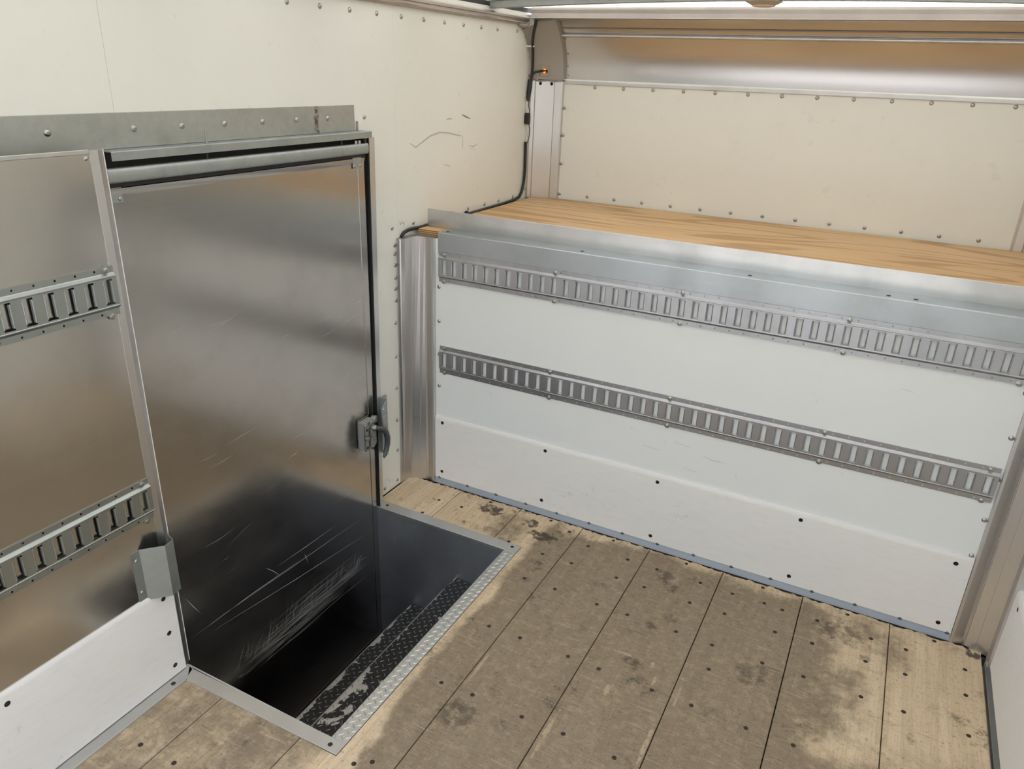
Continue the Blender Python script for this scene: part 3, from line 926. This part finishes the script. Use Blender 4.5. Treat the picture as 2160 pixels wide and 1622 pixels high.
# ------------------------------------------------------------------ front wall over the cab
wf = obj('wall_front', MB().box(XL, XR, YNOSE + .004, YNOSE + .02, 1.10, 1.775), 'dark', label='white front wall above the plywood deck', cat='wall', kind='structure')
obj('panel', MB().box(-.175, 1.977, YNOSE, YNOSE + .004, 1.15, 1.775), 'white', wf)
bx = -.0055
for k in range(-1, 14):
    hardware('rivet', RIVET, (bx + P6 * k - (.009 if k == -1 else 0), YNOSE, 1.203), YN, wf)
for k in range(0, 13):
    hardware('rivet', RIVET, (bx + P6 * k, YNOSE, 1.746), YN, wf)
for z in (1.506, 1.361, 1.640):
    hardware('rivet', RIVET, (-.166, YNOSE, z), YN, wf)
    hardware('rivet', RIVET, (1.966, YNOSE, z), YN, wf)
def arc(d, a):
    return (CY_N + (R_N - d) * math.cos(a), CZ_N + (R_N - d) * math.sin(a))
rings = []
for a in [math.radians(v) for v in range(0, 57, 4)]:
    (y0, z0), (y1, z1) = arc(0, a), arc(-.003, a)
    rings.append([(-.20, y0, z0), (2.0, y0, z0), (2.0, y1, z1), (-.20, y1, z1)])
obj('nose_sheet', MB().loft(rings), 'alu_nose', wf, smooth=True, label='curved bare metal sheet above the white panel')
obj('trim_strip', MB().box(-.178, 1.980, YNOSE - .006, YNOSE + .001, 1.757, 1.774), 'alu_x', wf, bevel=.002)
def tube_on_arc(name, ang, r, mat):
    (y, z) = arc(r * .6, math.radians(ang))
    obj(name, MB().tube([(-.185, y, z), (1.985, y, z)], r, 10), mat, wf, smooth=True)
tube_on_arc('trim_strip', 35.6, .0085, 'alu_x')
tube_on_arc('seam_sealant', 41.5, .0035, 'caulk')
for a, x in ((20, -.155), (10, -.158), (32, -.158), (39, -.160), (50, -.165), (3, -.155)):
    y, z = arc(0, math.radians(a))
    hardware('rivet', RIVET_S, (x, y, z), Vector((0, -math.cos(math.radians(a)), -math.sin(math.radians(a)))), wf)
hd = obj('roof_header', MB().extr([(1.000, 2.052), (.998, 2.049), (1.004, 2.047), (1.075, 2.050), (1.075, 2.096), (1.002, 2.096), (1.000, 2.092), (.999, 2.086), (1.0015, 2.070)], 'x', -.288, 2.058), 'alu_rail', label='straight metal roof header across the front above the curved sheet', cat='header')

# corner posts over the cab, with curved cast caps above them
PF = [(-.3295, .098), (-.3240, .098), (-.3215, .088), (-.3060, .080), (-.3040, .072), (-.2200, .026), (-.2140, .031), (-.1840, .025), (-.1760, .020), (-.1735, .0), (-.3295, .0)]
def upper_post(label, labelcap, mirror):
    f = (lambda x: XL + XR - x) if mirror else (lambda x: x)
    p = empty('attic_post', (f(-.25), 1.14, ZSH), label=label, cat='post')
    obj('extrusion', MB().loft([[(f(x), YNOSE - d, z) for x, d in PF] for z in (ZSH + .0005, 1.768)]), 'alu_post', p)
    for x, d in ((-.283, .0605), (-.232, .0335)):
        hardware('screw', RECESS, (f(x), YNOSE - d - .0015, 1.755), Vector((.55 if not mirror else -.55, -.83, 0)), p)
    PC = [(-.3295, .088), (-.3200, .082), (-.3080, .074), (-.2850, .060), (-.2500, .044), (-.2150, .034), (-.1850, .030), (-.1740, .024), (-.1715, .0), (-.3295, .0)]
    rings = []
    for v in range(-1, 58, 4):
        a = math.radians(v)
        rings.append([(f(x), *arc(d, a)) for x, d in PC])
    cc = obj('curved_cap', MB().loft(rings), 'cap', p, smooth=True, label='grey cast cap curving up to the roof')
    obj('caulk_bead', MB().tube([(f(x), YNOSE - d - .003, 1.769 + random.uniform(-.003, .004)) for x, d in PC[1:-2]], .0045, 6), 'caulk', p)
    return p
ap = upper_post('metal corner post with a curved grey cap left of the deck', '', False)
ap2 = upper_post('metal corner post at the right end of the deck', '', True)
obj('caulk_lump', MB().tube([(-.318, .93, 2.020), (-.314, .97, 2.012), (-.312, 1.00, 2.016), (-.311, 1.03, 2.035), (-.310, 1.04, 2.052)], [.006, .011, .012, .010, .005], 7), 'caulk', ap, smooth=True)

# ------------------------------------------------------------------ wiring down the left corner
cab = empty('wiring_loom', (-.316, 1.09, 1.18), label='black wiring loom running down the left front corner to the deck', cat='cable')
upl = [(-.248, .978, 2.045), (-.262, .995, 2.015), (-.278, 1.012, 1.985), (-.292, 1.033, 1.945), (-.296, 1.050, 1.910), (-.300, 1.062, 1.870), (-.303, 1.070, 1.830), (-.308, 1.073, 1.790), (-.314, 1.074, 1.765)]
obj('loom_sleeve', MB().tube(upl, .0078, 10), 'blackp', cab, smooth=True)
obj('loom_sleeve', MB().tube([(-.315, 1.075, 1.772), (-.316, 1.070, 1.730), (-.317, 1.062, 1.690), (-.317, 1.058, 1.668)], [.012, .0125, .011, .009], 10), 'blackp', cab, smooth=True)
for dx, mt in ((0, 'white_wire'), (.006, 'white_wire'), (.009, 'blackp')):
    obj('wire', MB().tube([(-.320 + dx, 1.052 + dx, 1.676), (-.323 + dx, 1.050 + dx, 1.650), (-.318 + dx, 1.058 + dx, 1.622), (-.320 + dx, 1.060, 1.598)], .0024, 6), mt, cab, smooth=True)
    obj('wire', MB().tube([(-.320 + dx, 1.060, 1.570), (-.317 + dx, 1.066 + dx, 1.535), (-.318 + dx, 1.066 + dx, 1.500), (-.321 + dx, 1.060, 1.465)], .0022, 6), mt, cab, smooth=True)
obj('connector', MB().loft([[(-.329, 1.048 + s, z), (-.308, 1.046 + s, z), (-.302, 1.060, z), (-.308, 1.078 - s, z), (-.329, 1.078 - s, z)] for z, s in ((1.556, .008), (1.564, 0), (1.600, 0), (1.612, .006))]), 'blackp', cab)
lowl = [(-.321, 1.060, 1.470), (-.320, 1.060, 1.400), (-.319, 1.060, 1.330), (-.319, 1.052, 1.260), (-.320, 1.035, 1.215), (-.321, 1.010, 1.192), (-.320, .95, 1.184), (-.319, .80, 1.180)]
obj('loom_sleeve', MB().tube(lowl, .0074, 10), 'blackp', cab, smooth=True)
obj('loom_sleeve', MB().tube([(-.319, .80, 1.180), (-.319, .50, 1.177), (-.319, .20, 1.178), (-.318, .06, 1.177), (-.318, .02, 1.180), (-.319, -.02, 1.179), (-.320, -.050, 1.172), (-.322, -.066, 1.158)], .0074, 10), 'blackp', cab, smooth=True)
obj('cable_clip', MB().box(-.3295, -.286, 1.036, 1.048, 1.922, 1.929), 'white_wire', cab)
obj('grommet', MB().cyl((-.3295, .468, 1.1795), (1, 0, 0), .012, .010, 14), 'blackp', cab, smooth=True)
ml = empty('marker_lamp', (-.262, 1.120, 1.800), label='small glowing amber marker lamp on the grey corner cap', cat='lamp')
nrm = Vector((.42, -.89, -.16)).normalized()
c0 = Vector((-.2640, 1.1330, 1.8150))
a_ = nrm.orthogonal().normalized()
t_ = Vector((0, 0, 1)); t_ = (t_ - t_.dot(nrm) * nrm).normalized(); s_ = nrm.cross(t_)
mb = MB()
mb.loft([[c0 + nrm * h + (u * s_ + v * t_) * k for u, v in ((-.024, -.026), (.024, -.026), (.024, .026), (-.024, .026))] for h, k in ((-.012, 1), (.0015, 1), (.003, .92))])
obj('base_plate', mb, 'lamp_body', ml)
obj('bulb', MB().dome(c0 + nrm * .003, nrm, .0105, .012, 12), 'amber', ml, smooth=True)
obj('bulb_collar', MB().cyl(c0 + nrm * .002 - s_ * .007, nrm, .0085, .010, 10), 'blackp', ml, smooth=True)
e0 = c0 + nrm * .008 - s_ * .008
obj('lead', MB().tube([e0, e0 + Vector((-.014, -.012, .002)), (-.300, 1.094, 1.808), (-.310, 1.079, 1.795), (-.314, 1.074, 1.775)], .0058, 8), 'blackp', ml, smooth=True)

# ------------------------------------------------------------------ slotted cargo tracks
def cargo_track(name, label, origin, udir, ndir, n, mat, first_u, bolts, group, ends=(.0254, .0254)):
    """origin: centre of slot 0 on the wall face; udir along the rail; ndir out of the wall"""
    U, N = Vector(udir), Vector(ndir)
    O = Vector(origin)
    Z = Vector((0, 0, 1))
    P = lambda u, v, w: O + U * u + Z * v + N * w
    p = .0508
    mb = MB()
    HW, HH, DF = .0125, .0325, .0105
    u_a, u_b = -ends[0], (n - 1) * p + ends[1]
    for i in range(n):
        c = i * p
        l = u_a if i == 0 else c - p / 2
        r = u_b if i == n - 1 else c + p / 2
        q = lambda a, b, v0, v1: mb.poly([P(a, v0, DF), P(b, v0, DF), P(b, v1, DF), P(a, v1, DF)])
        q(l, c - HW, -.036, .036)
        q(c + HW, r, -.036, .036)
        q(c - HW, c + HW, HH, .036)
        q(c - HW, c + HW, -.036, -HH)
        for s in (-1, 1):       # rolled-in lips on both sides of the slot
            e = [(c + s * HW, DF), (c + s * (HW - .0012), DF + .0007), (c + s * (HW - .0030), DF - .0002), (c + s * (HW - .0042), DF - .0030), (c + s * (HW - .0046), .0055)]
            for (u0, w0), (u1, w1) in zip(e, e[1:]):
                mb.poly([P(u0, -HH + .0045, w0), P(u0, HH - .0045, w0), P(u1, HH - .0045, w1), P(u1, -HH + .0045, w1)])
        # flanges, each with a small round hole every pitch
        for sg in (-1, 1):
            v0, v1, vc, hr = .0470, .0635, .0560, .0030
            uh = c + p / 2 if i < n - 1 else None
            if uh is None:
                continue
            k = 8
            inner = [(uh + hr * math.cos(math.pi / 4 * j), vc + hr * math.sin(math.pi / 4 * j)) for j in range(k)]
            sq = .0075
            outer = []
            for j in range(k):
                a = math.pi / 4 * j
                ca, sa = math.cos(a), math.sin(a)
                m_ = max(abs(ca), abs(sa))
                outer.append((uh + sq * ca / m_, vc + sq * sa / m_))
            for j in range(k):
                h = (j + 1) % k
                mb.poly([P(inner[j][0], sg * inner[j][1], .003), P(inner[h][0], sg * inner[h][1], .003), P(outer[h][0], sg * outer[h][1], .003), P(outer[j][0], sg * outer[j][1], .003)])
            for (a, b, c0_, d) in ((uh - p / 2, uh - sq, v0, v1), (uh + sq, uh + p / 2, v0, v1), (uh - sq, uh + sq, v0, vc - sq), (uh - sq, uh + sq, vc + sq, v1)):
                if d > c0_ + 1e-5:
                    mb.poly([P(a, sg * c0_, .003), P(b, sg * c0_, .003), P(b, sg * d, .003), P(a, sg * d, .003)])
    for sg in (-1, 1):
        for a, b in ((u_a, 0), ((n - 1) * p, u_b)):
            mb.poly([P(a, sg * .047, .003), P(b, sg * .047, .003), P(b, sg * .0635, .003), P(a, sg * .0635, .003)])
        mb.poly([P(u_a, sg * .0635, .003), P(u_b, sg * .0635, .003), P(u_b, sg * .0635, .0), P(u_a, sg * .0635, .0)])
        pf = [(.036, .0105), (.0375, .0116), (.0395, .0114), (.0445, .0048), (.0470, .0030)]
        for (v0, w0), (v1, w1) in zip(pf, pf[1:]):
            mb.poly([P(u_a, sg * v0, w0), P(u_b, sg * v0, w0), P(u_b, sg * v1, w1), P(u_a, sg * v1, w1)])
    # thickness seen at the rail ends
    for ue in (u_a, u_b):
        prf = [(-.0635, .003), (-.047, .003), (-.0395, .0114), (-.036, .0105), (.036, .0105), (.0395, .0114), (.047, .003), (.0635, .003)]
        for (v0, w0), (v1, w1) in zip(prf, prf[1:]):
            mb.poly([P(ue, v0, w0), P(ue, v1, w1), P(ue, v1, w1 - .0025), P(ue, v0, w0 - .0025)])
    o = obj(name, mb, mat, label=label, cat='cargo track', group=group)
    for u, v in bolts:
        hardware('bolt', BOLT, P(u, v, .0032), N, o)
    return o

GT = 'slotted cargo tracks'
bf = [(-.002, .0555), (.508, .0555), (1.014, .0555), (1.573, .0555), (2.080, .0555), (-.002, -.0600), (.510, -.0600), (1.016, -.0600), (1.574, -.0600), (2.080, -.0600)]
cargo_track('cargo_track', 'upper slotted metal cargo track across the bulkhead under the galvanised cap', (-.1489, -.0040, 1.0405), (1, 0, 0), (0, -1, 0), 42, 'zinc', 0, bf, GT)
cargo_track('cargo_track', 'lower slotted metal cargo track across the bulkhead above the scuff board', (-.1489, -.0005, .6235), (1, 0, 0), (0, -1, 0), 42, 'zinc', 0, bf, GT)
bl = [(-.004, .0550), (-.001, -.0640), (.61, .0550), (.61, -.0600), (1.22, .0550), (1.22, -.0600)]
cargo_track('cargo_track', 'upper slotted cargo track on the bare metal lining left of the door', (-.2455, -1.4514, 1.258), (0, -1, 0), (1, 0, 0), 31, 'zinc_y', 0, bl, GT)
cargo_track('cargo_track', 'lower slotted cargo track on the bare metal lining above the pole holder', (-.2455, -1.4576, .6432), (0, -1, 0), (1, 0, 0), 31, 'zinc_y', 0, bl, GT)

# ------------------------------------------------------------------ folded pole holder by the door
ph = empty('pole_holder', (-.22, -1.46, .325), label='open folded sheet metal pocket beside the foot of the sliding door', cat='holder')
A, B, Cc, D = (-.2425, -1.498), (-.1960, -1.447), (-.2030, -1.413), (-.2440, -1.399)
def wall_pts(pts, t, z0, z1):
    mb = MB()
    V = [Vector((x, y, 0)) for x, y in pts]
    outl = []
    for i, v in enumerate(V):
        d = (V[min(i + 1, len(V) - 1)] - V[max(i - 1, 0)]).normalized()
        outl.append(v + Vector((-d.y, d.x, 0)) * t)
    ring = [(v.x, v.y) for v in V] + [(v.x, v.y) for v in reversed(outl)]
    return mb.extr(ring, 'z', z0, z1)
fp = obj('flange', MB().box(-.2455, -.2430, -1.522, -1.498, .333, .500), 'galv', ph)
obj('pocket', wall_pts([A, B, Cc, D], .0018, .325, .502), 'galv', ph)
for z in (.472, .362):
    hardware('rivet', RIVET_S, (-.2430, -1.511, z), XN, fp)

# ------------------------------------------------------------------ right wall
wr = obj('wall_right', MB().box(XR, XR + .03, YREAR, 1.21, -.06, 2.13), 'white', label='right wall of white panels, only its foot in view', cat='wall', kind='structure')
obj('lining', MB().box(2.0925, XR, YREAR, -.098, .0, 1.20), 'white', wr)
obj('edge_trim', MB().loft([[(x, y, z) for x, y in ((2.0690, -.098), (2.0725, -.128), (2.0925, -.128), (2.0998, -.092), (2.0998, -.075), (2.0770, -.075))] for z in (.022, 1.60)]), 'alu_post', wr)
bbR = obj('baseboard_right', MB().extr([(2.0925, .030), (2.0800, .030), (2.0800, .328), (2.0815, .338), (2.0860, .345), (2.0925, .346)], 'y', YREAR, -.1285), 'scuff', label='white scuff board at the foot of the right wall', cat='scuff board', kind='structure', smooth=True)
for y in (-.20, -.72, -1.22):
    hardware('screw_recess', RECESS, (2.0800, y, .318), -XN, bbR)
obj('floor_channel', MB().extr([(2.0680, -.026), (2.0760, -.026), (2.0765, -.010), (2.0790, -.010), (2.0800, -.016), (2.0990, -.016), (2.0990, -.031), (2.0680, -.031)], 'y', YREAR, -.06), 'grey', label='dirty grey floor channel between the planks and the right scuff board', cat='channel')
ch = bpy.data.objects['floor_channel']
for y, w in ((-.185, .010), (-.200, .008), (-.222, .012)):
    ribbon('ink_mark', [(2.0690, y, -.0258), (2.0752, y - w, -.0258)], .003, 'ink', ch, 'z')

# ------------------------------------------------------------------ roof
ceil_m = MB()
xs = [XL - .03 + (XR - XL + .06) * i / 24 for i in range(25)]
zr = lambda x: 2.096 + .026 * (1 - ((x - .885) / 1.23) ** 2)
ys = [YREAR, -3, -2.2, -1.4, -.6, .2, .75, 1.062]
for j in range(len(ys) - 1):
    for i in range(24):
        ceil_m.poly([(xs[i], ys[j], zr(xs[i])), (xs[i + 1], ys[j], zr(xs[i + 1])), (xs[i + 1], ys[j + 1], zr(xs[i + 1])), (xs[i], ys[j + 1], zr(xs[i]))])
ceil = obj('ceiling', ceil_m, 'roof', label='bright translucent roof skin above the metal bows', cat='ceiling', kind='structure', smooth=True)
def bow(y, label):
    mb = MB()
    rings = []
    for i in range(25):
        x = XL + .004 + (XR - XL - .008) * i / 24
        b = zr(x) - .030
        t = zr(x) - .0012
        pr = [(-.045, t - .001), (-.028, t - .003), (-.022, b), (.022, b), (.028, t - .003), (.045, t - .001), (.045, t), (-.045, t)]
        rings.append([(x, y + q, z) for q, z in pr])
    mb.loft(rings)
    return obj('roof_bow', mb, 'galv', label=label, cat='roof bow', group='galvanised roof bows')
bow(.678, 'galvanised roof bow crossing just in front of the roof header')
lb = bpy.data.objects['roof_bow']
for k, w in enumerate(('second', 'third', 'fourth', 'fifth', 'sixth', 'seventh')):
    bow(.678 - .61 * (k + 1), w + ' galvanised roof bow counted back from the front roof header')
dl = empty('dome_lamp', (.868, .660, 2.069), label='small beige dome lamp under the roof bow at the top', cat='lamp')
def octa(r, z, n=16):
    return [(.866 + r * math.cos(2 * math.pi * (k + .5) / n), .676 + r * math.sin(2 * math.pi * (k + .5) / n), z) for k in range(n)]
obj('housing', MB().loft([octa(.064, 2.0915), octa(.070, 2.0880), octa(.046, 2.0765), octa(.044, 2.0750)]), 'lamp_body', dl)
obj('lens', MB().loft([octa(.044, 2.0752), octa(.043, 2.0720), octa(.030, 2.0700), octa(.012, 2.0692)]), 'lamp_lens', dl, smooth=True)

# rear portal frame round the opening behind the camera
rf = empty('rear_portal', (.885, YREAR, 0), label='metal frame round the open rear doorway', cat='portal')
obj('side_post', MB().box(XL, XL + .09, YREAR - .05, YREAR + .01, -.02, 2.12), 'alu_post', rf)
obj('side_post', MB().box(XR - .09, XR, YREAR - .05, YREAR + .01, -.02, 2.12), 'alu_post', rf)
obj('top_beam', MB().box(XL, XR, YREAR - .05, YREAR + .01, 1.98, 2.12), 'alu_x', rf)
obj('sill', MB().box(XL, XR, YREAR - .05, YREAR, -.10, .0), 'grey', rf)
